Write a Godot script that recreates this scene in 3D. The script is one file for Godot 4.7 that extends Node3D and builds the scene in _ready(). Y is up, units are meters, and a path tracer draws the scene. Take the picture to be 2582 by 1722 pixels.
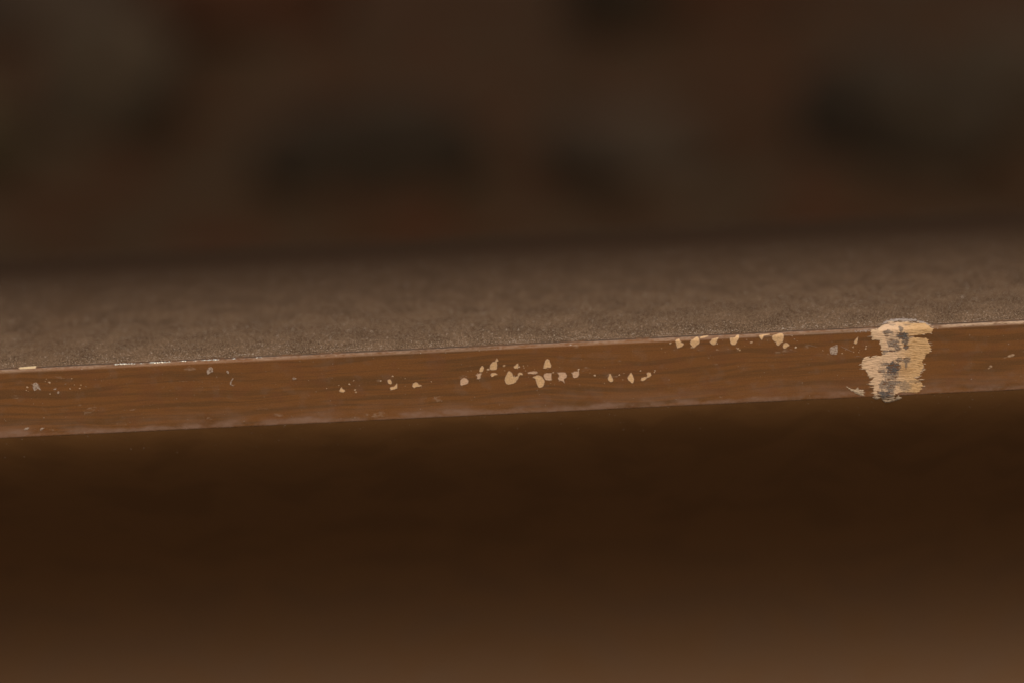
extends Node3D

# A worn, dark wooden ledge seen from very near: its dusty top, its chipped front edge and the
# shaded recess under the overhang, with bare soil and stones out of focus behind it.
# Lengths in metres; the ledge's own outline is laid out in millimetres.

const MM := 0.001
const LEDGE_TOP := 0.24
const HALF_LENGTH := 0.30
const R_TOP := 0.35
const R_LOW := 0.55
const FACE := 9.1
const SLOPE := 70.0
const CROWN := 270.0
const BAND_BACK := 0.80
const BOARD_DEPTH := 66.0

var fine := FastNoiseLite.new()
var broad := FastNoiseLite.new()
var rng := RandomNumberGenerator.new()
var mat := {}


func _ready() -> void:
	rng.seed = 7
	fine.seed = 11
	fine.frequency = 1.0
	fine.fractal_octaves = 2
	broad.seed = 23
	broad.frequency = 1.0
	broad.fractal_octaves = 3
	set_camera()
	set_light()
	make_materials()
	make_ground()
	make_ledge()
	make_stones()
	make_dust()


# ---------------------------------------------------------------- camera and light

func set_camera() -> void:
	var pitch := deg_to_rad(20.0)
	var roll := deg_to_rad(2.72)
	var forward := Vector3(0, -sin(pitch), -cos(pitch))
	var up0 := Vector3(0, cos(pitch), -sin(pitch))
	var cam := Camera3D.new()
	cam.name = "camera"
	add_child(cam)
	var up := Vector3.RIGHT * sin(roll) + up0 * cos(roll)
	var right := Vector3.RIGHT * cos(roll) - up0 * sin(roll)
	cam.transform = Transform3D(Basis(right, up, -forward), Vector3(0, LEDGE_TOP + 0.08614, 0.23469))
	var lens := CameraAttributesPhysical.new()
	lens.frustum_focal_length = 72.0
	lens.frustum_focus_distance = 0.2505
	lens.frustum_near = 0.02
	lens.frustum_far = 200.0
	lens.exposure_aperture = 6.3
	cam.attributes = lens
	cam.current = true


func set_light() -> void:
	var sky_look := ProceduralSkyMaterial.new()
	sky_look.sky_top_color = Color(0.66, 0.66, 0.68)
	sky_look.sky_horizon_color = Color(0.64, 0.62, 0.59)
	sky_look.sky_curve = 0.2
	sky_look.ground_horizon_color = Color(0.20, 0.16, 0.12)
	sky_look.ground_bottom_color = Color(0.10, 0.08, 0.06)
	sky_look.sun_angle_max = 1.0
	var sky := Sky.new()
	sky.sky_material = sky_look
	var env := Environment.new()
	env.background_mode = Environment.BG_SKY
	env.sky = sky
	env.background_energy_multiplier = 0.8
	env.tonemap_mode = Environment.TONE_MAPPER_LINEAR
	env.tonemap_exposure = 1.6
	env.sdfgi_enabled = true
	env.ssao_enabled = true
	env.ssil_enabled = true
	var around := WorldEnvironment.new()
	around.name = "daylight"
	around.environment = env
	add_child(around)
	var sun := DirectionalLight3D.new()
	sun.name = "sun"
	sun.light_energy = 0.42
	sun.light_angular_distance = 30.0
	sun.light_color = Color(1.0, 0.95, 0.87)
	sun.shadow_enabled = true
	add_child(sun)
	sun.look_at_from_position(Vector3(0.28, 1.10, 1.0), Vector3.ZERO)


# ---------------------------------------------------------------- helpers

func lin(r: float, g: float, b: float) -> Color:
	return Color(r, g, b)


func put(called: String, mesh: Mesh, material: Material, parent: Node) -> MeshInstance3D:
	var o := MeshInstance3D.new()
	o.name = called
	o.mesh = mesh
	o.material_override = material
	parent.add_child(o, true)
	return o


func thing(called: String, label: String, category: String, at: Vector3) -> Node3D:
	var o := Node3D.new()
	o.name = called
	o.position = at
	o.set_meta("label", label)
	o.set_meta("category", category)
	add_child(o, true)
	return o


func plain(c: Color, rough: float) -> StandardMaterial3D:
	var m := StandardMaterial3D.new()
	m.albedo_color = c.linear_to_srgb()
	m.roughness = rough
	return m


func tinted(rough: float) -> StandardMaterial3D:
	var m := StandardMaterial3D.new()
	m.vertex_color_use_as_albedo = true
	m.roughness = rough
	return m


func smooth(a: float, b: float, x: float) -> float:
	return smoothstep(a, b, x)


# Noise that closes on itself along the ledge: u in 0..1 goes once round a circle.
func around_noise(n: FastNoiseLite, u: float, turn_size: float, v: float) -> float:
	var a := u * TAU
	return n.get_noise_3d(cos(a) * turn_size, sin(a) * turn_size, v)


# ---------------------------------------------------------------- the ledge's outline (z, y) in mm along s in mm

func low_start() -> Vector2:
	var a := deg_to_rad(90.0 - SLOPE)
	return Vector2(-R_LOW + R_LOW * cos(a), -FACE + R_LOW - R_LOW * sin(a))


func top_y(z: float) -> float:
	var d := maxf(0.0, -z - 10.0)
	return -d * d / (2.0 * CROWN)


func s_face() -> float:
	return R_TOP * PI / 2.0


func s_low() -> float:
	return s_face() + FACE - R_TOP - R_LOW


func s_end() -> float:
	return s_low() + R_LOW * deg_to_rad(90.0 - SLOPE)


# Point of the outline at s, and the outward normal, as [z, y, nz, ny]. s = 0 where the top starts to round over.
func outline(s: float) -> Array:
	if s <= 0.0:
		var z := -R_TOP + s
		var k := maxf(0.0, -z - 10.0) / CROWN
		var n := Vector2(-k, 1.0).normalized()
		return [z, top_y(z), n.x, n.y]
	if s < s_face():
		var a := PI / 2.0 - s / R_TOP
		return [-R_TOP + R_TOP * cos(a), -R_TOP + R_TOP * sin(a), cos(a), sin(a)]
	if s < s_low():
		return [0.0, -R_TOP - (s - s_face()), 1.0, 0.0]
	if s < s_end():
		var a := -(s - s_low()) / R_LOW
		return [-R_LOW + R_LOW * cos(a), -FACE + R_LOW + R_LOW * sin(a), cos(a), sin(a)]
	var e := low_start()
	var t := s - s_end()
	var sl := deg_to_rad(SLOPE)
	return [e.x - t * cos(sl), e.y - t * sin(sl), sin(sl), -cos(sl)]


# The front edge is not quite straight.
func waver(x: float) -> float:
	return 0.02 * fine.get_noise_2d(x * 0.09, 3.0) + 0.010 * fine.get_noise_2d(x * 0.7, 9.0)


func on_ledge(x: float, s: float, h: float) -> Vector3:
	var o := outline(s)
	var w := waver(x)
	return Vector3(x, o[1] + o[3] * h + w * o[3], o[0] + o[2] * h + w * o[2]) * MM


# ---------------------------------------------------------------- textures

func byte(v: float) -> int:
	return clampi(int(v * 255.0 + 0.5), 0, 255)


func as_bytes(data: PackedByteArray, at: int, c: Color) -> void:
	var q := c.linear_to_srgb()
	data[at] = byte(q.r)
	data[at + 1] = byte(q.g)
	data[at + 2] = byte(q.b)


func grey_noise(size: Vector2i, frequency: float, octaves: int, number: int, kind := FastNoiseLite.TYPE_SIMPLEX_SMOOTH) -> PackedByteArray:
	var n := FastNoiseLite.new()
	n.seed = number
	n.noise_type = kind
	n.frequency = frequency
	n.fractal_octaves = octaves
	var im := n.get_seamless_image(size.x, size.y)
	im.convert(Image.FORMAT_L8)
	return im.get_data()


# The printed wood grain of the front edge, with its worn corners and a painted highlight on the upper one. u runs 150 mm along, v across the band.
func edge_textures() -> Array:
	var w := 2048
	var h := 256
	var s0 := -BAND_BACK
	var span := s_end() - s0
	var speck := grey_noise(Vector2i(w, h), 0.33, 2, 5)
	var data := PackedByteArray()
	data.resize(w * h * 3)
	var rough := PackedByteArray()
	rough.resize(w * h)
	var warp := PackedFloat32Array()
	warp.resize(w)
	for y in h:
		var s := s0 + span * (y + 0.5) / h
		for x in w:
			var u := (x + 0.5) / w
			var bend := around_noise(broad, u, 1.0, 0.4 + s * 0.06) * 0.8 + around_noise(fine, u, 3.0, 1.0 + s * 0.08) * 0.09
			var q := s + bend
			# broad dark figure, then fine pores, all long in x
			var fig := around_noise(broad, u, 0.9, q * 0.75 + 20.0)
			var mid := around_noise(fine, u, 1.3, q * 2.2 + 50.0)
			var pore := around_noise(fine, u, 5.5, q * 8.0 + 90.0)
			var blotch := around_noise(broad, u, 7.0, s * 0.3 + 140.0)
			var dark := smooth(0.02, 0.36, fig) * 0.75 + smooth(0.08, 0.45, mid) * 0.5 + smooth(0.05, 0.6, pore) * 0.45
			dark = clampf(dark, 0.0, 1.0)
			var c := lin(0.206, 0.0830, 0.0245).lerp(lin(0.088, 0.048, 0.0200), dark * 0.52)
			c = c.lerp(lin(0.178, 0.066, 0.027), smooth(0.0, 0.5, blotch) * 0.3)
			var g := speck[y * w + x] / 255.0 - 0.5
			c = c * (1.0 + g * 0.55)
			# grey-pink rubbed haze, strongest towards the lower corner
			var rub := around_noise(fine, u, 30.0, s * 2.4 + 200.0)
			var rub2 := around_noise(broad, u, 5.0, s * 0.5 + 240.0)
			var haze := smooth(s_low() - 3.0, s_low() - 0.2, s) * (0.16 + 0.35 * rub2)
			haze += smooth(s_low() - 0.75, s_low() - 0.15, s + rub2 * 0.5) * smooth(s_end() + 0.1, s_low() + 0.25, s) * (0.25 + 0.25 * rub + 0.35 * rub2)
			c = c.lerp(lin(0.27, 0.155, 0.105), clampf(haze, 0.0, 0.8))
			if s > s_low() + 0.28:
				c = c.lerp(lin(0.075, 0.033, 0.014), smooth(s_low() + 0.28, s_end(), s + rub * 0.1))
			# upper corner: film worn pale on the bend, its edge highlight painted in; behind it a dark line
			var bright := smooth(0.345, 0.36, u) * smooth(0.5, 0.46, u)
			var wear_highlight := smooth(-0.42, -0.2, s + rub * 0.12) * smooth(0.36 + rub2 * 0.35, 0.16, s + rub * 0.2)
			c = c.lerp(lin(0.31, 0.187, 0.115).lerp(lin(0.50, 0.33, 0.21), bright), clampf(wear_highlight * (0.48 + bright * 0.4 + 1.0 * rub + 0.6 * rub2), 0.0, 0.95))
			var back := smooth(-0.2, -0.42, s)
			c = c.lerp(lin(0.050, 0.028, 0.015) * (1.2 + 1.2 * rub + rub2), back * clampf(0.8 + rub2 + 0.6 * rub, 0.2, 1.0))
			# thin grey dust film in cloudy spots
			var film := smooth(0.1, 0.6, around_noise(broad, u, 9.0, s * 0.45 + 300.0)) * 0.10
			c = c.lerp(lin(0.22, 0.15, 0.11), film)
			as_bytes(data, (y * w + x) * 3, c)
			rough[y * w + x] = byte(0.46 + 0.45 * smooth(-0.2, -0.42, s) + 0.25 * clampf(haze + wear_highlight, 0.0, 1.0) + 0.2 * g + film)
	var im := Image.create_from_data(w, h, false, Image.FORMAT_RGB8, data)
	var ir := Image.create_from_data(w, h, false, Image.FORMAT_L8, rough)
	return [ImageTexture.create_from_image(im), ImageTexture.create_from_image(ir)]


# Dust on the top, with falling light painted in towards the back: u 130 mm along, v over the depth of the board, 0 at the front.
func top_textures() -> Array:
	var w := 2048
	var h := 1024
	var size := Vector2i(w, h)
	var a := grey_noise(size, 0.24, 2, 31)
	var b := grey_noise(size, 0.07, 2, 32)
	var c0 := grey_noise(size, 0.012, 3, 33)
	var d := grey_noise(size, 0.42, 1, 34)
	var data := PackedByteArray()
	data.resize(w * h * 3)
	var bump := PackedByteArray()
	bump.resize(w * h)
	for y in h:
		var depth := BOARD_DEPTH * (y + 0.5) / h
		var light_fade := pow(clampf(1.04 - depth / 54.0, 0.0, 1.0), 1.6)  # rearward loss of light, painted into the dust colour
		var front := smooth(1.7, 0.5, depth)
		for x in w:
			var i := y * w + x
			var na := a[i] / 255.0 - 0.5
			var nb := b[i] / 255.0 - 0.5
			var nc := c0[i] / 255.0 - 0.5
			var nd := d[i] / 255.0 - 0.5
			var dust := clampf((0.50 + na * 0.75 + nb * 0.28 + nc * 0.35 + nd * 1.0) * light_fade + front * 0.22, 0.0, 1.0)
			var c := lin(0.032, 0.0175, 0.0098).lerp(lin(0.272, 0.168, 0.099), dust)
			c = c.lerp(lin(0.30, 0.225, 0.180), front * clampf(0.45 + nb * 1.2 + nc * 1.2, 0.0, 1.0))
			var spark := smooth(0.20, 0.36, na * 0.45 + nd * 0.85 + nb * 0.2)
			c = c.lerp(lin(0.46, 0.36, 0.27), spark * 0.65 * light_fade)
			as_bytes(data, i * 3, c)
			bump[i] = byte(0.45 + na * 0.5 + nd * 0.6 + nb * 0.2 + spark * 0.2)
	return [ImageTexture.create_from_image(Image.create_from_data(w, h, false, Image.FORMAT_RGB8, data)), ImageTexture.create_from_image(Image.create_from_data(w, h, false, Image.FORMAT_L8, bump))]


# Plain dark wood for the recess: long soft streaks.
func wood_texture() -> ImageTexture:
	var w := 1024
	var h := 512
	var data := PackedByteArray()
	data.resize(w * h * 3)
	for y in h:
		for x in w:
			var u := (x + 0.5) / w
			var v := float(y) / h
			var q := v * 26.0 + around_noise(broad, u, 1.2, 3.0) * 1.4
			var fig := around_noise(broad, u, 1.5, q * 0.5 + 400.0)
			var pore := around_noise(fine, u, 7.0, q * 3.0 + 430.0)
			var c := lin(0.180, 0.082, 0.027).lerp(lin(0.155, 0.070, 0.023), clampf(smooth(-0.1, 0.4, fig) + smooth(0.1, 0.6, pore) * 0.4, 0.0, 1.0))
			# lower part greyed with dust and lightened to paint in the returning light
			c = c.lerp(lin(0.192, 0.108, 0.060), smooth(0.25, 0.6, v) * (0.75 + 0.3 * fig))
			as_bytes(data, (y * w + x) * 3, c)
	return ImageTexture.create_from_image(Image.create_from_data(w, h, false, Image.FORMAT_RGB8, data))


func soil_texture() -> ImageTexture:
	var w := 512
	var a := grey_noise(Vector2i(w, w), 0.010, 3, 61)
	var b := grey_noise(Vector2i(w, w), 0.06, 3, 62)
	var c0 := grey_noise(Vector2i(w, w), 0.014, 2, 63)
	var data := PackedByteArray()
	data.resize(w * w * 3)
	for i in w * w:
		var na := a[i] / 255.0
		var nb := b[i] / 255.0
		var nc := c0[i] / 255.0
		var c := lin(0.028, 0.0150, 0.0075).lerp(lin(0.040, 0.026, 0.015), smooth(0.45, 0.8, na))
		c = c.lerp(lin(0.036, 0.0135, 0.0065), smooth(0.5, 0.8, nc) * 0.9)
		c = c * (0.62 + 1.0 * nb)
		as_bytes(data, i * 3, c)
	return ImageTexture.create_from_image(Image.create_from_data(w, w, false, Image.FORMAT_RGB8, data))


func make_materials() -> void:
	var edge := edge_textures()
	var m := StandardMaterial3D.new()
	m.albedo_texture = edge[0]
	m.roughness_texture = edge[1]
	m.roughness = 1.0
	m.metallic_specular = 0.45
	m.heightmap_enabled = true
	m.heightmap_texture = edge[1]
	m.heightmap_scale = 0.002
	mat.edge = m
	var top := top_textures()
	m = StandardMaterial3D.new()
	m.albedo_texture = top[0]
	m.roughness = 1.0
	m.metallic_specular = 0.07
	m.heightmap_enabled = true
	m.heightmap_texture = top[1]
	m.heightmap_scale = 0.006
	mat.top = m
	m = StandardMaterial3D.new()
	m.albedo_texture = wood_texture()
	m.roughness = 0.55
	m.metallic_specular = 0.4
	mat.wood = m
	m = StandardMaterial3D.new()
	m.albedo_texture = soil_texture()
	m.uv1_triplanar = true
	m.uv1_world_triplanar = true
	m.uv1_scale = Vector3.ONE * 1.9
	m.roughness = 0.95
	m.metallic_specular = 0.08
	mat.soil = m
	mat.bare = tinted(0.8)
	mat.bare.metallic_specular = 0.3
	mat.frayed = tinted(0.75)
	mat.glint = plain(lin(0.62, 0.55, 0.45), 0.10)  # bright metallic gloss for the beads added as glints
	mat.glint.metallic = 0.6
	mat.glint.metallic_specular = 0.7
	mat.glint.clearcoat_enabled = true
	mat.glint.clearcoat = 1.0
	mat.glint.clearcoat_roughness = 0.04


# ---------------------------------------------------------------- the setting

func make_ground() -> void:
	var st := SurfaceTool.new()
	st.begin(Mesh.PRIMITIVE_TRIANGLES)
	var n := 180
	# finer near the ledge, reaching far out: cells grow with distance
	var at := func(k: int) -> float:
		var t := 2.0 * k / n - 1.0
		return signf(t) * (1.3 * absf(t) + 40.0 * pow(absf(t), 6.0))
	for j in n + 1:
		for i in n + 1:
			var x: float = at.call(i)
			var z: float = at.call(j) - 0.5
			var near := 1.0 - smooth(1.5, 6.0, Vector2(x, z).length())
			var under := smooth(0.10, 0.28, maxf(absf(x) - 0.30, absf(z + 0.02)))
			var y := (broad.get_noise_2d(x * 5.0, z * 5.0) * 0.016 + fine.get_noise_2d(x * 22.0, z * 22.0) * 0.008 + 0.006) * near * under
			st.set_uv(Vector2(x, z))
			st.add_vertex(Vector3(x, y, z))
	for j in n:
		for i in n:
			var q := j * (n + 1) + i
			for k in [q, q + 1, q + n + 2, q, q + n + 2, q + n + 1]:
				st.add_index(k)
	st.generate_normals()
	var o := put("ground", st.commit(), mat.soil, self)
	o.set_meta("kind", "structure")
	o.set_meta("label", "dark brown bare soil, out of focus, behind the wooden ledge")


func stone_mesh(number: int, size: Vector3) -> ArrayMesh:
	var st := SurfaceTool.new()
	st.begin(Mesh.PRIMITIVE_TRIANGLES)
	var rows := 22
	var cols := 36
	for j in rows + 1:
		for i in cols:
			var a := PI * j / rows
			var b := TAU * i / cols
			var d := Vector3(sin(a) * cos(b), cos(a), sin(a) * sin(b))
			var r := 1.0 + 0.30 * broad.get_noise_3dv(d * 0.9 + Vector3.ONE * number * 7.3) + 0.10 * fine.get_noise_3dv(d * 2.6 + Vector3.ONE * number)
			var p := d * r
			p.y = clampf(p.y, -0.62, 0.9 + 0.08 * fine.get_noise_3dv(d * 3.0))
			st.add_vertex((p + Vector3.UP * 0.5) * size * 0.5)
	for j in rows:
		for i in cols:
			var q := j * cols + i
			var r := j * cols + (i + 1) % cols
			for k in [q, r, r + cols, q, r + cols, q + cols]:
				st.add_index(k)
	st.generate_normals()
	return st.commit()


func stone_look(c: Color) -> StandardMaterial3D:
	var m := plain(c, 0.95)
	m.metallic_specular = 0.1
	return m


func make_stones() -> void:
	# [place, size, colour, label]
	var list := [
		[Vector3(-0.235, 0, -0.84), Vector3(0.085, 0.075, 0.08), lin(0.043, 0.0285, 0.0195), "blurred grey-brown stone in the far upper left corner"],
		[Vector3(-0.165, 0, -0.62), Vector3(0.062, 0.075, 0.06), lin(0.042, 0.0285, 0.018), "blurred pale upright stone behind the ledge's left end, above its whitish scuffs"],
		[Vector3(-0.215, 0, -0.55), Vector3(0.05, 0.05, 0.06), lin(0.039, 0.0265, 0.0140), "blurred olive-brown stone at the left edge of the picture"],
		[Vector3(-0.050, 0, -0.50), Vector3(0.085, 0.045, 0.06), lin(0.0205, 0.0138, 0.0088), "blurred black stone, low and wide, behind the ledge left of its middle"],
		[Vector3(0.060, 0, -0.78), Vector3(0.055, 0.075, 0.05), lin(0.0285, 0.0190, 0.0122), "blurred dark upright stone at the upper edge, right of the middle"],
		[Vector3(0.152, 0, -0.52), Vector3(0.085, 0.055, 0.06), lin(0.0310, 0.0212, 0.0136), "blurred dark grey stone behind the ledge, above its large bare patch"],
		[Vector3(-0.125, 0, -0.80), Vector3(0.10, 0.065, 0.07), lin(0.038, 0.0165, 0.009), "blurred red-brown stone in the upper left, right of the grey-brown one"],
		[Vector3(0.205, 0, -0.57), Vector3(0.06, 0.05, 0.06), lin(0.040, 0.027, 0.0170), "blurred light brown stone at the right edge of the picture"],
		[Vector3(0.045, 0, -0.51), Vector3(0.07, 0.03, 0.05), lin(0.036, 0.024, 0.0155), "blurred flat brown stone behind the ledge, right of the black one"],
		[Vector3(0.115, 0, -0.80), Vector3(0.09, 0.055, 0.07), lin(0.036, 0.0165, 0.009), "blurred red-brown stone at the upper edge, right of the dark upright one"],
	]
	for k in list.size():
		var a: Array = list[k]
		var o := put("stone", stone_mesh(k + 1, a[1]), stone_look(a[2]), self)
		var at: Vector3 = a[0]
		o.position = Vector3(at.x * 1.58, 0, 0.235 + (at.z - 0.235) * 1.58)
		o.scale = Vector3.ONE * 1.55
		o.rotation.y = k * 1.1
		o.set_meta("label", a[3])
		o.set_meta("category", "stone")
		o.set_meta("group", "stones on the soil behind the ledge")


# ---------------------------------------------------------------- the ledge

# Sweeps an outline along the ledge. Each run is a list of [z, y, nz, ny, v]; runs meet with a crease.
func swept(runs: Array, step: float, per: float, ends: PackedVector2Array, wavers: bool) -> ArrayMesh:
	var st := SurfaceTool.new()
	st.begin(Mesh.PRIMITIVE_TRIANGLES)
	var n := int(HALF_LENGTH * 2000.0 / step)
	var first := 0
	for run in runs:
		var m: int = run.size()
		for i in n + 1:
			var x := -HALF_LENGTH * 1000.0 + step * i
			var w := waver(x) if wavers else 0.0
			for p in run:
				st.set_normal(Vector3(0, p[3], p[2]))
				st.set_uv(Vector2(x / per, p[4]))
				st.add_vertex(Vector3(x, p[1] + w * p[3], p[0] + w * p[2]) * MM)
		for i in n:
			for j in m - 1:
				var a := first + i * m + j
				for k in [a, a + m, a + m + 1, a, a + m + 1, a + 1]:
					st.add_index(k)
		first += (n + 1) * m
	var tri := Geometry2D.triangulate_polygon(ends)
	for side in [-1.0, 1.0]:
		for p in ends:
			st.set_normal(Vector3(side, 0, 0))
			st.set_uv(Vector2(p.x / per, 0.5))
			st.add_vertex(Vector3(side * HALF_LENGTH, p.y * MM, p.x * MM))
		for k in tri:
			st.add_index(first + k)
		first += ends.size()
	return st.commit()


func flat_run(a: Vector2, b: Vector2, v0 := 0.5, v1 := 0.5) -> Array:
	var d := (b - a).normalized()
	return [[a.x, a.y, -d.y, d.x, v0], [b.x, b.y, -d.y, d.x, v1]]


func make_ledge() -> void:
	var ledge := thing("wooden_ledge", "dark brown wooden ledge with chipped front edge and dusty top", "ledge", Vector3(0, LEDGE_TOP, 0))
	# dusty top board, ending in a thin open joint just behind the front edge
	var front := -R_TOP - BAND_BACK - 0.06
	var run := []
	var ring := PackedVector2Array()
	for k in 8:
		var a := PI * 0.98 - k * PI * 0.48 / 7.0
		run.append([-BOARD_DEPTH + 1.2 + 1.2 * cos(a), top_y(-BOARD_DEPTH + 1.2) - 1.2 + 1.2 * sin(a), cos(a), sin(a), 1.0])
	for k in 61:
		var t := k / 60.0
		var z := lerpf(-BOARD_DEPTH + 1.4, front - 0.12, t)
		var o := outline(z + R_TOP)
		run.append([z, o[1], o[2], o[3], clampf(-z / BOARD_DEPTH, 0.0, 1.0)])
	for k in 5:
		var a := PI / 2.0 - (k + 1) * PI / 2.0 / 5.0
		run.append([front - 0.12 + 0.12 * cos(a), top_y(front) - 0.12 + 0.12 * sin(a), cos(a), sin(a), 0.02])
	for p in run:
		ring.append(Vector2(p[0], p[1]))
	var lo_f := Vector2(front, -6.0)
	var lo_b := Vector2(-BOARD_DEPTH, -7.0)
	ring.append(lo_f)
	ring.append(lo_b)
	var head := Vector2(run[0][0], run[0][1])
	var tail := Vector2(run[-1][0], run[-1][1])
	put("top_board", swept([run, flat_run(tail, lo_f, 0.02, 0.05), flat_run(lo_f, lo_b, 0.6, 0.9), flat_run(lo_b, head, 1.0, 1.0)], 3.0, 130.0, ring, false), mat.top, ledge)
	# front edge band with its two rounded corners
	run = []
	ring = PackedVector2Array()
	var s0 := -BAND_BACK
	var span := s_end() - s0
	var stations := []
	for k in 8:
		stations.append(lerpf(s0, -0.02, k / 7.0))
	for k in 9:
		stations.append(s_face() * k / 8.0)
	for k in 24:
		stations.append(lerpf(s_face(), s_low(), (k + 1) / 24.0))
	for k in 8:
		stations.append(lerpf(s_low(), s_end() - 0.001, (k + 1) / 8.0))
	for s in stations:
		var o := outline(s)
		run.append([o[0], o[1], o[2], o[3], (s - s0) / span])
		ring.append(Vector2(o[0], o[1]))
	var e := low_start()
	var back_low := Vector2(-2.6, -8.2)
	var back_top := Vector2(-R_TOP - BAND_BACK, -5.0)
	head = Vector2(run[0][0], run[0][1])
	ring.append(back_low)
	ring.append(Vector2(-2.6, -6.4))
	ring.append(back_top)
	var band := put("edge_band", swept([run, flat_run(e, back_low, 0.98, 0.99), flat_run(back_top, head, 0.01, 0.02)], 0.6, 150.0, ring, true), mat.edge, ledge)
	# the sloping underside that curves into the upright apron far back under the overhang
	run = []
	ring = PackedVector2Array()
	var sl := deg_to_rad(SLOPE)
	var dir := Vector2(-cos(sl), -sin(sl))
	var start := e + dir * 0.05
	var p3 := Vector2(-51.0, -80.0)
	var p1 := start + dir * 15.0
	var p2 := Vector2(-51.0, -51.0)
	for k in 41:
		var t := k / 40.0
		var p := start.bezier_interpolate(p1, p2, p3, t)
		var d := start.bezier_derivative(p1, p2, p3, t).normalized()
		run.append([p.x, p.y, -d.y, d.x, t * 0.6])
		ring.append(p)
	var b1 := Vector2(-64.0, -80.0)
	var b2 := Vector2(-64.0, -8.4)
	var b3 := Vector2(-2.8, -8.4)
	ring.append_array(PackedVector2Array([b1, b2, b3]))
	put("underside_moulding", swept([run, flat_run(p3, b1), flat_run(b1, b2), flat_run(b2, b3)], 6.0, 150.0, ring, false), mat.wood, ledge)
	var a0 := Vector2(-51.6, -80.1)
	var a1 := Vector2(-51.0, -80.6)
	var a2 := Vector2(-51.0, -LEDGE_TOP * 1000.0)
	var a3 := Vector2(-64.0, -LEDGE_TOP * 1000.0)
	var a4 := Vector2(-64.0, -80.1)
	put("apron", swept([flat_run(a4, a0), flat_run(a0, a1), flat_run(a1, a2, 0.6, 0.98), flat_run(a2, a3), flat_run(a3, a4)], 6.0, 150.0, PackedVector2Array([a0, a1, a2, a3, a4]), false), mat.wood, ledge)
	make_chips(band)
	make_patch(band)
	make_glints(band)


func to_polygon(flat: Array) -> PackedVector2Array:
	var out := PackedVector2Array()
	for k in flat.size() / 2:
		out.append(Vector2(flat[k * 2], flat[k * 2 + 1]))
	return out


# A traced outline with a finely torn border.
func torn(poly: PackedVector2Array, step: float, depth: float) -> PackedVector2Array:
	var out := PackedVector2Array()
	for k in poly.size():
		var a := poly[k]
		var b := poly[(k + 1) % poly.size()]
		var parts := maxi(1, int(a.distance_to(b) / step))
		var side := (b - a).orthogonal().normalized()
		for j in parts:
			var p := a.lerp(b, float(j) / parts)
			var q := fine.get_noise_2d(p.x * 5.0, p.y * 5.0) * depth + fine.get_noise_2d(p.x * 14.0 + 50.0, p.y * 14.0) * depth * 0.6
			out.append(p + side * q)
	return out


func nearest_on(poly: PackedVector2Array, p: Vector2) -> Vector2:
	var best := poly[0]
	var least := 1e9
	for k in poly.size():
		var q := Geometry2D.get_closest_point_to_segment(p, poly[k], poly[(k + 1) % poly.size()])
		var d := q.distance_squared_to(p)
		if d < least:
			least = d
			best = q
	return best


# A sheet over the ledge's surface inside poly (x and s in mm). look(p, edge) gives [height, colour]; edge is the distance to the border.
func sheet(poly: PackedVector2Array, cell: float, look: Callable, rim: float) -> ArrayMesh:
	var box := Rect2(poly[0], Vector2.ZERO)
	for p in poly:
		box = box.expand(p)
	box = box.grow(cell * 1.5)
	var nx := int(box.size.x / cell) + 1
	var ny := int(box.size.y / cell) + 1
	var inside := PackedByteArray()
	inside.resize((nx + 1) * (ny + 1))
	for j in ny + 1:
		for i in nx + 1:
			inside[j * (nx + 1) + i] = 1 if Geometry2D.is_point_in_polygon(box.position + Vector2(i, j) * cell, poly) else 0
	var st := SurfaceTool.new()
	st.begin(Mesh.PRIMITIVE_TRIANGLES)
	var number := {}
	var count := 0
	for j in ny:
		for i in nx:
			var corners := [j * (nx + 1) + i, j * (nx + 1) + i + 1, (j + 1) * (nx + 1) + i + 1, (j + 1) * (nx + 1) + i]
			if inside[corners[0]] + inside[corners[1]] + inside[corners[2]] + inside[corners[3]] == 0:
				continue
			for c in corners:
				if number.has(c):
					continue
				var p: Vector2 = box.position + Vector2(c % (nx + 1), c / (nx + 1)) * cell
				var near := nearest_on(poly, p)
				var h := rim
				var got: Array = look.call(p, near.distance_to(p) if inside[c] else 0.0)
				if inside[c]:
					h = got[0]
				else:
					p = near
				st.set_color(got[1])
				st.add_vertex(on_ledge(p.x, p.y, h))
				number[c] = count
				count += 1
			for k in [0, 1, 2, 0, 2, 3]:
				st.add_index(number[corners[k]])
	st.generate_normals()
	return st.commit()


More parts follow.
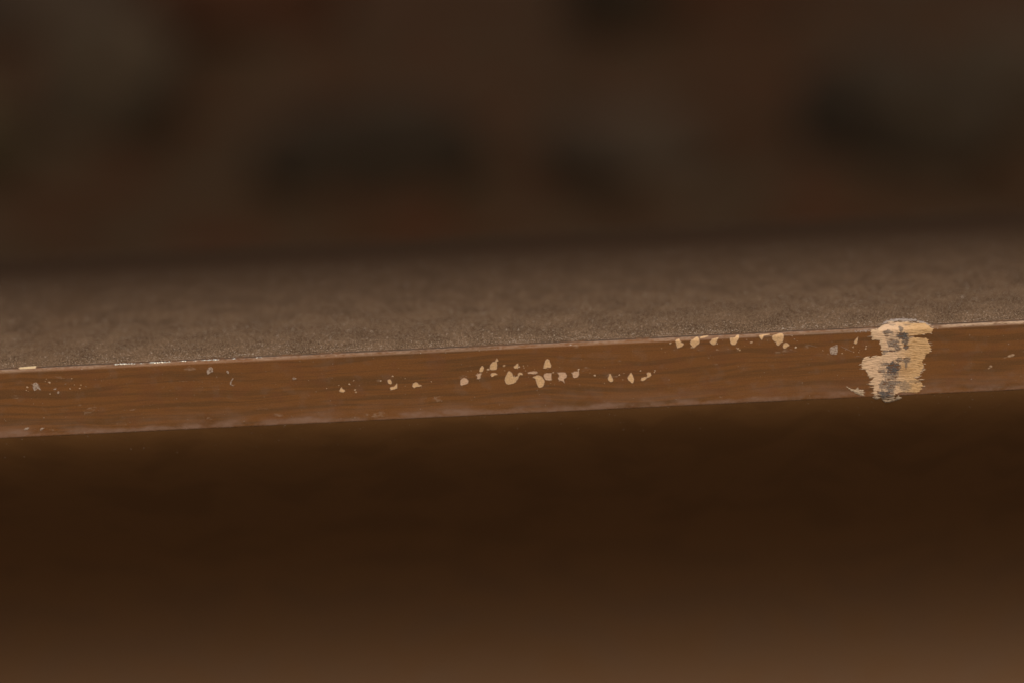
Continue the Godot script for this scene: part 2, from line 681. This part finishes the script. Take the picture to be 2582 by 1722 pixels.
func make_chips(band: Node3D) -> void:
	var chips := []
	chips.append([0, [-21.59, 4.84, -21.40, 4.57, -21.19, 4.27, -21.07, 4.53, -20.79, 4.76, -20.76, 4.95, -21.03, 5.09, -21.34, 5.04]])
	chips.append([0, [-15.54, 3.75, -15.39, 3.64, -15.15, 3.59, -14.97, 3.87, -14.96, 4.22, -15.17, 4.33, -15.48, 4.13]])
	chips.append([0, [-15.30, 4.70, -15.04, 4.59, -14.78, 4.57, -14.57, 4.42, -14.49, 4.21, -14.32, 4.19, -14.33, 4.87, -14.63, 4.98, -15.22, 5.11]])
	chips.append([0, [-12.55, 4.68, -12.41, 4.28, -12.11, 4.14, -11.80, 4.22, -11.70, 4.44, -11.30, 4.59, -11.34, 4.77, -12.01, 4.80, -12.31, 4.97]])
	chips.append([1, [-6.62, 4.42, -6.51, 4.06, -6.13, 3.84, -5.73, 4.03, -5.53, 4.27, -5.58, 4.61, -5.80, 4.76, -6.56, 4.96, -6.62, 4.75]])
	chips.append([0, [-4.19, 3.01, -4.08, 2.69, -3.89, 2.46, -3.67, 2.43, -3.57, 2.68, -3.61, 2.98, -3.80, 3.27, -4.02, 3.32, -4.20, 3.22]])
	chips.append([1, [-4.70, 3.55, -4.43, 3.48, -4.21, 3.41, -3.87, 3.39, -3.94, 3.62, -4.04, 3.75, -4.03, 4.08, -4.25, 4.22, -4.43, 4.14, -4.59, 4.19, -4.50, 3.86]])
	chips.append([0, [-2.94, 2.71, -2.81, 2.32, -2.56, 2.04, -2.34, 1.99, -2.20, 1.97, -2.08, 1.66, -1.98, 1.52, -1.80, 1.74, -1.77, 1.98, -1.97, 2.06, -1.91, 2.37, -1.95, 2.80, -2.05, 3.06, -2.37, 3.11, -2.68, 3.10, -2.87, 3.01]])
	chips.append([0, [-2.82, 3.55, -2.69, 3.43, -2.38, 3.40, -2.13, 3.48, -1.93, 3.65, -2.02, 3.73, -2.27, 3.77, -2.50, 3.93, -2.69, 4.02, -2.77, 3.85]])
	chips.append([0, [-0.02, 2.76, 0.20, 2.61, 0.46, 2.35, 0.62, 2.33, 0.69, 2.60, 0.63, 2.99, 0.56, 3.15, 0.40, 3.01, 0.21, 3.09, 0.12, 2.97]])
	chips.append([0, [-1.15, 4.36, -1.08, 4.07, -0.91, 3.78, -0.77, 3.49, -0.57, 3.23, -0.27, 3.44, -0.15, 3.55, -0.04, 3.79, 0.01, 4.02, 0.26, 4.04, 0.46, 3.98, 0.50, 3.68, 0.72, 3.53, 1.03, 3.58, 1.20, 3.82, 1.14, 3.93, 0.83, 3.87, 0.68, 4.06, 0.59, 4.32, 0.36, 4.61, 0.26, 4.84, -0.09, 4.99, -0.59, 5.09, -0.99, 5.01, -1.10, 4.70]])
	chips.append([1, [1.68, 3.58, 1.90, 3.49, 2.40, 3.43, 2.83, 3.50, 3.01, 3.63, 3.02, 3.74, 2.82, 3.85, 2.51, 3.88, 2.14, 3.81, 1.76, 3.81]])
	chips.append([0, [2.27, 4.31, 2.43, 4.11, 2.62, 4.09, 2.81, 3.97, 3.12, 4.02, 3.43, 4.16, 3.60, 4.41, 3.78, 4.65, 3.82, 4.95, 3.69, 5.34, 3.53, 5.57, 3.21, 5.72, 2.93, 5.61, 2.79, 5.23, 2.69, 4.83, 2.61, 4.46]])
	chips.append([1, [3.65, 4.08, 3.78, 3.85, 4.06, 3.76, 4.68, 3.78, 4.65, 4.76, 4.27, 4.81, 3.87, 4.69, 3.70, 4.41]])
	chips.append([1, [5.34, 3.80, 5.74, 3.75, 6.39, 3.80, 6.48, 4.05, 6.58, 4.23, 6.46, 4.55, 6.20, 4.71, 6.22, 5.01, 6.32, 5.21, 6.18, 5.27, 5.98, 4.96, 5.82, 4.91, 5.52, 4.84, 5.37, 4.53, 5.57, 4.27, 5.48, 4.04]])
	chips.append([1, [7.17, 4.01, 7.39, 3.75, 7.64, 3.72, 7.84, 3.77, 7.89, 3.58, 8.07, 3.62, 8.08, 4.18, 7.93, 4.51, 7.49, 4.66, 7.25, 4.53]])
	chips.append([0, [11.50, 4.84, 11.66, 4.55, 11.72, 4.30, 11.93, 4.25, 12.05, 4.62, 12.25, 5.06, 12.19, 5.34, 11.90, 5.40, 11.58, 5.16]])
	chips.append([0, [13.93, 4.90, 14.13, 4.58, 14.34, 4.30, 14.51, 4.26, 14.68, 4.66, 14.80, 5.11, 14.71, 5.61, 14.51, 5.70, 14.31, 5.50, 14.03, 5.24]])
	chips.append([0, [15.55, 5.27, 15.69, 4.99, 16.04, 4.85, 16.29, 4.94, 16.39, 4.67, 16.25, 4.47, 16.51, 4.31, 16.83, 4.35, 16.95, 4.75, 16.72, 4.96, 16.38, 5.11, 16.03, 5.41, 15.74, 5.48]])
	chips.append([0, [3.62, 3.19, 3.71, 2.80, 3.88, 2.26, 4.04, 2.00, 4.23, 1.91, 4.49, 2.05, 4.59, 2.48, 4.71, 2.85, 4.65, 3.17, 4.19, 3.10, 3.96, 3.24]])
	chips.append([0, [19.90, 0.40, 20.03, 0.23, 20.31, 0.15, 20.47, 0.18, 20.55, 0.40, 20.71, 0.65, 21.00, 0.78, 21.01, 0.94, 20.77, 1.21, 20.53, 1.32, 20.27, 1.36, 20.17, 1.51, 20.07, 1.21, 19.98, 0.75]])
	chips.append([0, [21.72, 0.66, 21.84, 0.40, 22.22, 0.20, 22.43, -0.02, 22.68, -0.18, 22.88, 0.20, 22.92, 0.55, 22.95, 0.83, 22.78, 1.03, 22.52, 1.19, 22.28, 1.45, 22.08, 1.45, 21.89, 1.16, 21.74, 0.94]])
	chips.append([0, [22.88, 0.15, 23.03, -0.03, 23.45, -0.30, 23.93, -0.43, 24.12, -0.36, 23.94, 0.08, 23.53, 0.24, 23.06, 0.31]])
	chips.append([0, [24.07, 0.75, 24.24, 0.61, 24.38, 0.38, 24.71, 0.30, 25.12, 0.21, 25.31, 0.22, 25.13, 0.55, 25.00, 0.90, 24.83, 1.17, 24.56, 1.21, 24.30, 1.07]])
	chips.append([0, [26.55, 0.39, 26.76, 0.33, 27.22, 0.31, 27.41, 0.07, 27.67, -0.16, 27.85, -0.04, 27.74, 0.51, 27.54, 0.85, 27.37, 1.23, 27.14, 1.36, 26.84, 1.31, 26.68, 1.09, 26.58, 0.70]])
	chips.append([0, [30.13, 0.25, 30.31, 0.14, 30.67, 0.11, 31.21, 0.04, 31.55, -0.01, 31.57, 0.22, 31.18, 0.29, 30.81, 0.36, 30.67, 0.66, 30.51, 0.90, 30.34, 0.75, 30.21, 0.46]])
	chips.append([0, [31.73, 0.54, 31.87, 0.27, 32.25, 0.18, 32.80, -0.02, 33.05, 0.08, 33.26, 0.31, 33.23, 0.89, 33.15, 1.21, 32.88, 1.40, 32.65, 1.67, 32.42, 1.70, 32.26, 1.48, 32.24, 1.23, 31.99, 1.08, 31.79, 0.86]])
	chips.append([0, [33.05, 1.80, 33.15, 1.45, 33.38, 1.31, 33.68, 1.37, 33.91, 1.63, 33.91, 1.77, 33.68, 1.90, 33.48, 2.10, 33.25, 2.13, 33.08, 1.98]])
	chips.append([2, [38.81, 2.33, 38.96, 2.17, 39.32, 2.05, 39.53, 1.91, 39.84, 1.89, 39.87, 2.72, 39.77, 3.17, 39.44, 3.22, 39.02, 3.14, 38.84, 2.83]])
	chips.append([0, [41.76, 1.85, 41.85, 1.49, 42.11, 1.17, 42.27, 1.02, 42.38, 1.06, 42.31, 1.39, 42.24, 1.80, 42.18, 1.96, 42.01, 2.00]])
	chips.append([2, [-58.98, 2.38, -58.90, 2.08, -58.79, 1.86, -58.53, 1.80, -58.34, 1.89, -58.09, 2.21, -58.08, 2.52, -57.95, 2.79, -57.92, 2.93, -58.13, 2.87, -58.39, 2.68, -58.58, 2.85, -58.81, 3.00, -58.90, 2.74]])
	chips.append([2, [-56.51, 2.82, -56.37, 2.71, -56.16, 2.71, -56.05, 2.62, -56.03, 2.80, -56.15, 2.93, -56.36, 2.98]])
	chips.append([2, [-56.10, 3.33, -56.03, 3.16, -55.85, 3.08, -55.73, 3.22, -55.79, 3.39, -55.99, 3.50]])
	chips.append([2, [-60.79, 7.88, -60.56, 7.75, -60.22, 7.66, -59.97, 7.69, -60.08, 7.89, -60.35, 8.03, -60.73, 8.06]])
	chips.append([2, [-58.82, 8.16, -58.67, 7.90, -58.40, 7.79, -58.16, 7.88, -58.36, 8.09, -58.63, 8.26]])
	chips.append([2, [-55.03, 2.23, -54.85, 2.11, -54.69, 2.14, -54.83, 2.29, -55.01, 2.37]])
	chips.append([2, [-37.53, 1.58, -37.45, 1.20, -37.16, 0.94, -36.85, 0.90, -36.67, 1.13, -36.71, 1.57, -37.03, 1.66, -37.25, 1.87, -37.49, 1.86]])
	chips.append([2, [-35.17, 1.65, -35.05, 1.49, -34.89, 1.46, -34.76, 1.72, -34.83, 1.97, -35.03, 1.88]])
	chips.append([2, [-34.88, 3.32, -34.77, 2.94, -34.53, 2.57, -34.31, 2.44, -34.27, 2.58, -34.53, 2.90, -34.62, 3.28, -34.35, 3.46, -34.22, 3.19, -34.20, 3.36, -34.41, 3.55, -34.76, 3.46]])
	chips.append([2, [-27.16, 2.85, -26.96, 2.70, -26.73, 2.84, -26.52, 2.91, -26.67, 3.06, -27.04, 3.14]])
	chips.append([3, [-60.66, -0.64, -60.36, -0.88, -59.39, -0.99, -58.58, -1.06, -58.42, -0.90, -58.39, -0.15, -59.21, -0.10, -60.36, -0.09]])
	var tones := [lin(0.68, 0.425, 0.225), lin(0.62, 0.395, 0.255), lin(0.48, 0.365, 0.29), lin(0.74, 0.53, 0.30)]
	var names := ["chip", "chip", "scuff", "chip"]
	for k in chips.size():
		var tone: Color = tones[chips[k][0]]
		var shade := rng.randf_range(0.93, 1.06)
		var strength := 0.75 if chips[k][0] == 2 else 1.0
		var look := func(p: Vector2, edge: float) -> Array:
			var fibre := fine.get_noise_2d(p.x * 0.9, p.y * 9.0)
			var spot := fine.get_noise_2d(p.x * 3.0 + 70.0, p.y * 3.0)
			var c: Color = tone * (shade * (1.0 + 0.16 * fibre + 0.18 * spot))
			c = c.lerp(lin(0.52, 0.39, 0.30), 0.5 * smooth(0.13, 0.03, edge))
			c = c.lerp(lin(0.20, 0.10, 0.05), 0.8 * smooth(0.09, 0.0, edge))
			if strength < 1.0:
				c = c.lerp(lin(0.17, 0.085, 0.045), clampf(0.25 + spot * 1.2, 0.0, 0.85))
			c.a = 1.0
			return [0.022 + 0.010 * fibre + 0.008 * spot, c]
		put(names[chips[k][0]], sheet(torn(to_polygon(chips[k][1]), 0.08, 0.04), 0.055, look, -0.012), mat.bare, band)
	# pinprick flecks of missing film round the larger chips
	var flecks := [[-6.0, 8.0, 2.2, 5.4, 34], [18.0, 35.0, 0.3, 2.2, 20], [-60.0, -53.0, 0.6, 4.2, 16], [38.0, 44.0, 1.5, 4.5, 10], [-24.0, -10.0, 2.5, 5.5, 12], [9.0, 18.0, 3.5, 6.0, 12]]
	for f in flecks:
		for k in int(f[4]):
			var at := Vector2(rng.randf_range(f[0], f[1]), lerpf(f[2], f[3], (rng.randf() + rng.randf()) * 0.5))
			var r := 0.05 + 0.10 * pow(rng.randf(), 2.5)
			var ring := PackedVector2Array()
			for i in 7:
				var a := TAU * i / 7.0
				ring.append(at + Vector2(cos(a) * r * 1.3, sin(a) * r) * rng.randf_range(0.55, 1.3))
			var tone := lin(0.42, 0.25, 0.135).lerp(lin(0.60, 0.43, 0.30), rng.randf())
			var look := func(_p: Vector2, _edge: float) -> Array: return [0.012, tone]
			put("fleck", sheet(ring, 0.05, look, -0.008), mat.bare, band)
	# hairline scratches
	var scratches := []
	scratches.append([0.08, [40.15, 2.14, 40.85, 2.51, 41.71, 2.92]])
	scratches.append([0.06, [41.56, 3.58, 42.34, 3.52, 42.96, 3.61]])
	scratches.append([0.06, [35.60, 1.56, 36.64, 1.89, 37.47, 2.15]])
	scratches.append([0.03, [-59.02, 4.07, -58.58, 3.87, -58.14, 3.67]])
	scratches.append([0.04, [-53.91, 3.98, -53.78, 4.47]])
	scratches.append([0.04, [-31.17, 8.54, -31.12, 8.96]])
	scratches.append([0.05, [-52.72, 6.18, -52.50, 5.74]])
	scratches.append([0.05, [-61.42, 3.37, -61.24, 3.60]])
	for k in scratches.size():
		var line := to_polygon(scratches[k][1])
		var wide: float = scratches[k][0] * 0.5
		var left := PackedVector2Array()
		var right := PackedVector2Array()
		for i in line.size():
			var d := (line[mini(i + 1, line.size() - 1)] - line[maxi(i - 1, 0)]).orthogonal().normalized()
			var wi := wide * (0.35 if i == 0 or i == line.size() - 1 else 1.0)
			left.append(line[i] + d * wi)
			right.append(line[i] - d * wi)
		right.reverse()
		left.append_array(right)
		var look := func(p: Vector2, _edge: float) -> Array:
			var spot := fine.get_noise_2d(p.x * 4.0 + 20.0, p.y * 4.0)
			var c := lin(0.24, 0.15, 0.10).lerp(lin(0.34, 0.25, 0.20), clampf(0.5 + spot, 0.0, 1.0))
			return [0.010, c]
		put("scratch", sheet(torn(left, 0.10, 0.012), 0.04, look, -0.01), mat.bare, band)


func make_patch(band: Node3D) -> void:
	var stains := [
		[45.93, 0.63, 0.47, 0.24, 0.80],
		[47.54, 0.22, 0.21, 0.34, 0.80],
		[47.76, 1.17, 0.58, 0.37, 1.00],
		[48.12, 1.76, 0.35, 0.49, 0.90],
		[46.66, 2.14, 0.58, 0.42, 0.80],
		[46.34, 1.51, 0.46, 0.74, 0.35],
		[48.22, 2.68, 0.27, 0.24, 0.95],
		[47.21, 2.83, 0.35, 0.18, 0.80],
		[46.29, 3.07, 0.85, 0.11, 0.90],
		[44.51, 3.36, 1.09, 0.10, 0.90],
		[45.86, 0.91, 0.23, 0.33, 0.60],
		[47.40, 4.29, 0.31, 0.29, 0.75],
		[48.33, 4.34, 0.35, 0.33, 0.80],
		[48.27, 5.00, 0.14, 0.33, 0.70],
		[46.68, 5.29, 0.66, 0.67, 1.15],
		[45.78, 4.75, 0.54, 0.17, 0.80],
		[45.32, 5.64, 0.36, 0.18, 0.80],
		[46.43, 6.24, 0.70, 0.50, 0.70],
		[45.47, 5.19, 0.47, 0.75, 0.30],
		[47.20, 6.11, 0.16, 0.50, 0.50],
		[46.44, 7.24, 1.10, 0.29, 0.80],
		[45.67, 7.45, 0.54, 0.50, 0.75],
		[46.38, 7.82, 0.47, 0.50, 0.85],
		[47.62, 7.38, 0.93, 0.25, 0.50],
		[48.25, 7.83, 0.55, 0.50, 0.55],
		[45.61, 8.79, 0.71, 0.51, 1.00],
		[46.48, 8.84, 0.35, 0.53, 0.70],
		[49.79, 6.70, 0.39, 0.10, 0.80],
		[49.88, 7.21, 0.27, 0.17, 0.50],
		[49.17, 7.17, 0.39, 0.17, 0.40],
		[47.03, 1.30, 0.31, 0.49, 0.35],
		[50.75, 1.40, 0.62, 0.21, 0.50],
		[49.22, -1.46, 0.31, 0.28, 0.50],
		[46.66, -0.66, 0.30, 0.27, 0.50],
		[48.48, -0.47, 0.38, 0.22, 0.50],
	]
	var look := func(p: Vector2, edge: float) -> Array:
		var fibre := fine.get_noise_2d(p.x * 0.55, p.y * 7.5)
		var thread := fine.get_noise_2d(p.x * 1.1 + 30.0, p.y * 16.0)
		var cross := fine.get_noise_2d(p.x * 8.0, p.y * 0.8 + 15.0)
		var spot := fine.get_noise_2d(p.x * 2.2 + 60.0, p.y * 2.2)
		var grit := fine.get_noise_2d(p.x * 5.0 + 90.0, p.y * 7.0)
		var right := smooth(46.2, 49.5, p.x)
		var c := lin(0.74, 0.500, 0.325).lerp(lin(0.66, 0.410, 0.205), right)
		c = c * (1.0 + 0.16 * fibre + 0.12 * thread + 0.08 * spot)
		# browner threads where the film's glue is left
		c = c.lerp(lin(0.36, 0.185, 0.065), smooth(0.22, 0.55, fibre + 0.5 * thread) * (0.25 + 0.5 * right))
		c = c.lerp(lin(0.40, 0.21, 0.075), 0.55 * smooth(1.5, 0.3, Vector2((p.x - 47.9) / 1.0, (p.y - 5.6) / 0.9).length() ))
		c = c.lerp(lin(0.62, 0.44, 0.28), 0.6 * smooth(0.5, 0.0, edge) * smooth(47.5, 45.0, p.x))
		# blue-grey marks pressed into the fibres
		var blue := 0.0
		for s in stains:
			var d := Vector2((p.x - s[0]) / s[2], (p.y - s[1]) / s[3]).length() + spot * 0.45 + grit * 0.35 + cross * 0.15
			blue = maxf(blue, s[4] * smooth(1.6, 0.95, d))
		blue = clampf(blue - smooth(0.2, 0.55, thread + grit * 0.6) * 0.3, 0.0, 1.0)
		c = c.lerp(lin(0.040, 0.047, 0.060).lerp(lin(0.12, 0.112, 0.112), clampf(0.4 + grit, 0.0, 1.0)), blue * 0.93)
		# greyed, dusty lower lip
		var low := smooth(8.5, 9.6, p.y)
		c = c.lerp(lin(0.24, 0.17, 0.11), low * clampf(0.5 + spot * 1.5, 0.0, 1.0) * (1.0 - blue * 0.6))
		c.a = 1.0
		var ridge := 0.03 * smooth(0.0, 0.12, edge)
		var h := 0.012 + ridge + 0.05 * fibre + 0.035 * thread + 0.018 * grit - 0.03 * blue
		if p.y < 0.3:
			h += 0.10 * smooth(0.3, -0.6, p.y) * smooth(0.0, 0.4, edge)
		return [h, c]
	var poly := torn(to_polygon([43.85, 0.36, 44.03, 0.15, 44.36, 0.27, 44.62, 0.10, 44.72, 0.18, 44.95, -0.21, 45.28, -0.74, 45.76, -1.25, 46.25, -1.34, 46.72, -1.81, 47.07, -1.60, 47.53, -1.93, 47.94, -1.64, 48.56, -1.67, 49.04, -1.32, 49.39, -1.13, 49.93, -1.12, 50.48, -1.16, 50.94, -0.75, 51.08, 0.07, 51.16, 0.28, 51.58, 0.38, 51.56, 0.62, 51.35, 0.94, 51.13, 1.09, 50.43, 1.10, 49.73, 1.19, 48.65, 1.26, 48.58, 1.38, 49.74, 1.48, 50.75, 1.65, 50.95, 1.82, 51.00, 2.32, 51.24, 2.58, 51.31, 3.00, 51.18, 3.32, 50.99, 3.56, 50.57, 3.87, 50.51, 4.28, 50.28, 4.44, 50.33, 4.85, 50.43, 5.03, 50.38, 5.60, 50.16, 5.84, 50.08, 6.09, 50.21, 6.35, 50.17, 6.51, 49.55, 6.60, 49.40, 6.76, 50.10, 6.97, 50.07, 7.17, 50.27, 7.43, 50.32, 7.77, 50.21, 8.27, 49.99, 8.59, 49.60, 8.74, 48.66, 8.57, 47.72, 8.56, 47.10, 8.70, 46.75, 9.27, 46.22, 9.56, 45.77, 9.76, 45.26, 9.28, 44.99, 8.76, 44.44, 8.65, 44.27, 8.13, 44.19, 7.79, 44.26, 7.38, 43.72, 7.35, 44.02, 6.78, 44.25, 6.46, 43.94, 6.43, 43.50, 6.00, 43.38, 5.42, 42.83, 5.22, 42.74, 4.72, 42.85, 4.06, 43.12, 3.74, 43.50, 3.51, 43.90, 3.82, 44.36, 3.56, 44.98, 3.63, 45.29, 3.52, 45.13, 3.26, 45.24, 3.02, 45.12, 2.60, 44.88, 2.09, 45.03, 1.77, 45.10, 1.65, 44.79, 1.68, 44.63, 1.51, 44.02, 1.56, 43.89, 1.14]), 0.10, 0.05)
	for k in poly.size():
		var p := poly[k]
		var pull := fine.get_noise_2d(7.0, p.y * 5.5) * 0.22 + fine.get_noise_2d(17.0, p.y * 13.0) * 0.16
		poly[k].x += pull * smooth(0.2, 0.8, p.y) * smooth(9.6, 8.8, p.y)
	var o := put("bare_patch", sheet(poly, 0.06, look, -0.015), mat.bare, band)
	o.set_meta("label", "large patch rubbed to pale bare wood with blue-grey stains")
	# loose fibres along the torn sides
	for k in 64:
		var at := poly[rng.randi_range(0, poly.size() - 1)]
		if at.y < -0.4:
			at.y -= rng.randf() * 0.5
		var long := rng.randf_range(0.12, 0.55)
		var thick := rng.randf_range(0.025, 0.06)
		var lean := rng.randf_range(-0.12, 0.12)
		var tone := lin(0.74, 0.52, 0.34).lerp(lin(0.40, 0.29, 0.21), rng.randf())
		var ring := PackedVector2Array([at + Vector2(-long, lean), at + Vector2(-long * 0.3, -thick), at + Vector2(long * 0.5, -thick - lean * 0.5), at + Vector2(long, -lean), at + Vector2(long * 0.2, thick)])
		var look3 := func(_p: Vector2, edge: float) -> Array: return [0.05 + 0.05 * smooth(0.0, 0.04, edge), tone]
		put("fibre", sheet(ring, 0.04, look3, 0.03), mat.frayed, band)
	var flakes := []
	flakes.append([40.91, 7.42, 41.10, 7.49, 41.61, 7.79, 42.08, 7.92, 42.35, 7.62, 42.47, 7.67, 42.49, 7.96, 42.87, 7.94, 43.14, 8.03, 43.03, 8.24, 43.38, 8.34, 42.95, 8.49, 43.27, 8.80, 42.80, 8.73, 42.33, 8.54, 41.93, 8.27, 41.62, 8.08])
	flakes.append([44.19, 9.11, 44.44, 8.86, 44.84, 8.96, 45.31, 9.18, 45.03, 9.37, 44.65, 9.46])
	flakes.append([45.36, 9.50, 45.76, 9.59, 46.23, 9.67, 46.76, 9.43, 47.17, 9.63, 46.88, 9.89, 46.42, 10.03, 45.88, 10.04])
	flakes.append([47.07, 9.40, 47.28, 9.09, 47.38, 8.89, 47.60, 9.22, 48.01, 9.41, 47.56, 9.60, 47.19, 9.85])
	flakes.append([45.48, -1.41, 46.03, -2.26, 46.87, -2.96, 47.77, -3.19, 48.91, -3.02, 49.93, -2.64, 49.89, -2.06, 48.83, -2.21, 47.86, -2.47, 46.94, -2.13, 46.07, -1.67])
	flakes.append([49.79, -1.96, 50.47, -1.86, 51.04, -1.20, 51.12, -0.49, 50.69, -1.01, 50.14, -1.39])
	flakes.append([41.93, 0.22, 42.63, 0.22, 43.41, 0.16, 43.79, 0.24, 43.39, 0.40, 42.46, 0.43, 42.00, 0.38])
	for k in flakes.size():
		var pale := 1.0 if k < 4 else 0.0
		var lift := 0.08 if k < 4 else 0.015
		var look2 := func(p: Vector2, edge: float) -> Array:
			var fibre := fine.get_noise_2d(p.x * 1.4, p.y * 8.0 + k * 9.0)
			var c := lin(0.46, 0.385, 0.33).lerp(lin(0.58, 0.43, 0.29), pale)
			if k == 6:
				c = lin(0.33, 0.25, 0.21)
			c = c.lerp(lin(0.20, 0.12, 0.08), clampf((0.25 if k < 4 else 0.40) + fibre * 1.6, 0.0, 0.85))
			c.a = 1.0
			return [lift * smooth(0.0, 0.3, edge) * (1.0 + fibre) + 0.02, c]
		put("splinter", sheet(torn(to_polygon(flakes[k]), 0.07, 0.06 if k < 4 else 0.30), 0.05, look2, 0.0), mat.frayed, band)


# Lumpy bright beads, added along the upper corner to make its white glints.
func make_glints(band: Node3D) -> void:
	for piece in [[-48.9, -46.1], [-45.7, -45.2], [-44.6, -41.7], [-40.8, -39.7], [-39.1, -38.6], [-38.2, -35.8], [-34.4, -33.8], [-31.5, -30.6]]:
		var st := SurfaceTool.new()
		st.begin(Mesh.PRIMITIVE_TRIANGLES)
		var n := int((piece[1] - piece[0]) / 0.05)
		var m := 8
		for i in n + 1:
			var x: float = lerpf(piece[0], piece[1], float(i) / n)
			var end := minf(1.0, minf(i, n - i) / 6.0)
			var r := 0.085 * end * clampf(0.95 + 1.1 * fine.get_noise_2d(x * 2.4, 77.0) + 0.5 * fine.get_noise_2d(x * 0.5, 78.0), 0.12, 1.6)
			var s := -0.16 + 0.10 * fine.get_noise_2d(x * 0.8, 80.0)
			for k in m + 1:
				var a := PI * k / m
				st.add_vertex(on_ledge(x, s - cos(a) * r * 1.3, sin(a) * r - 0.004))
		for i in n:
			for k in m:
				var a := i * (m + 1) + k
				for q in [a, a + m + 1, a + m + 2, a, a + m + 2, a + 1]:
					st.add_index(q)
		st.generate_normals()
		put("glint_bead", st.commit(), mat.glint, band)


# ---------------------------------------------------------------- loose dust

func make_dust() -> void:
	var st := SurfaceTool.new()
	st.begin(Mesh.PRIMITIVE_TRIANGLES)
	var tops := [Vector3(-0.9, 0, -0.3), Vector3(-0.1, 0, -0.8), Vector3(0.9, 0, -0.25), Vector3(0.5, 0, 0.7), Vector3(-0.55, 0, 0.65)]
	for k in 5:
		st.add_vertex(Vector3(0.1, 0.75, 0))
		st.add_vertex(tops[k])
		st.add_vertex(tops[(k + 1) % 5])
	st.generate_normals()
	var grain := st.commit()
	grain.surface_set_material(0, tinted(0.9))
	var count := 26000
	var many := MultiMesh.new()
	many.transform_format = MultiMesh.TRANSFORM_3D
	many.use_colors = true
	many.mesh = grain
	many.instance_count = count
	for k in count:
		var x := rng.randf_range(-110.0, 110.0)
		var s: float
		var size := 0.028 + 0.06 * pow(rng.randf(), 3.0)
		if k < 24000:
			s = -R_TOP - 1.1 - 40.0 * pow(rng.randf(), 1.9)
		elif k < 25200:
			s = rng.randf_range(-0.9, s_end())
			size *= 0.75
		elif k < 25450:
			s = rng.randf_range(-1.6, 0.5)
			size *= 1.2
		else:
			s = s_end() + 4.0 * pow(rng.randf(), 1.6)
			size *= 0.75
		if k < 24000 and rng.randf() < 0.006:
			size *= 2.0
		var o := outline(s)
		var up := Vector3(0, o[3], o[2])
		var basis := Basis(Vector3.RIGHT, up, Vector3.RIGHT.cross(up)).rotated(up, rng.randf() * TAU)
		basis = basis.scaled_local(Vector3(size * rng.randf_range(0.6, 1.5), size * rng.randf_range(0.4, 0.9), size) * MM)
		many.set_instance_transform(k, Transform3D(basis, on_ledge(x, s, 0.0) + Vector3.UP * LEDGE_TOP))
		var t := rng.randf()
		var tint := lin(0.27, 0.19, 0.135).lerp(lin(0.62, 0.51, 0.42), t * t)
		if k >= 24000:
			tint = lin(0.25, 0.15, 0.09).lerp(lin(0.50, 0.40, 0.33), t * t)
		many.set_instance_color(k, tint)
	var o := MultiMeshInstance3D.new()
	o.name = "dust"
	o.multimesh = many
	o.set_meta("kind", "stuff")
	o.set_meta("label", "fine pale dust lying on the ledge's top and front edge")
	o.set_meta("category", "dust")
	add_child(o)
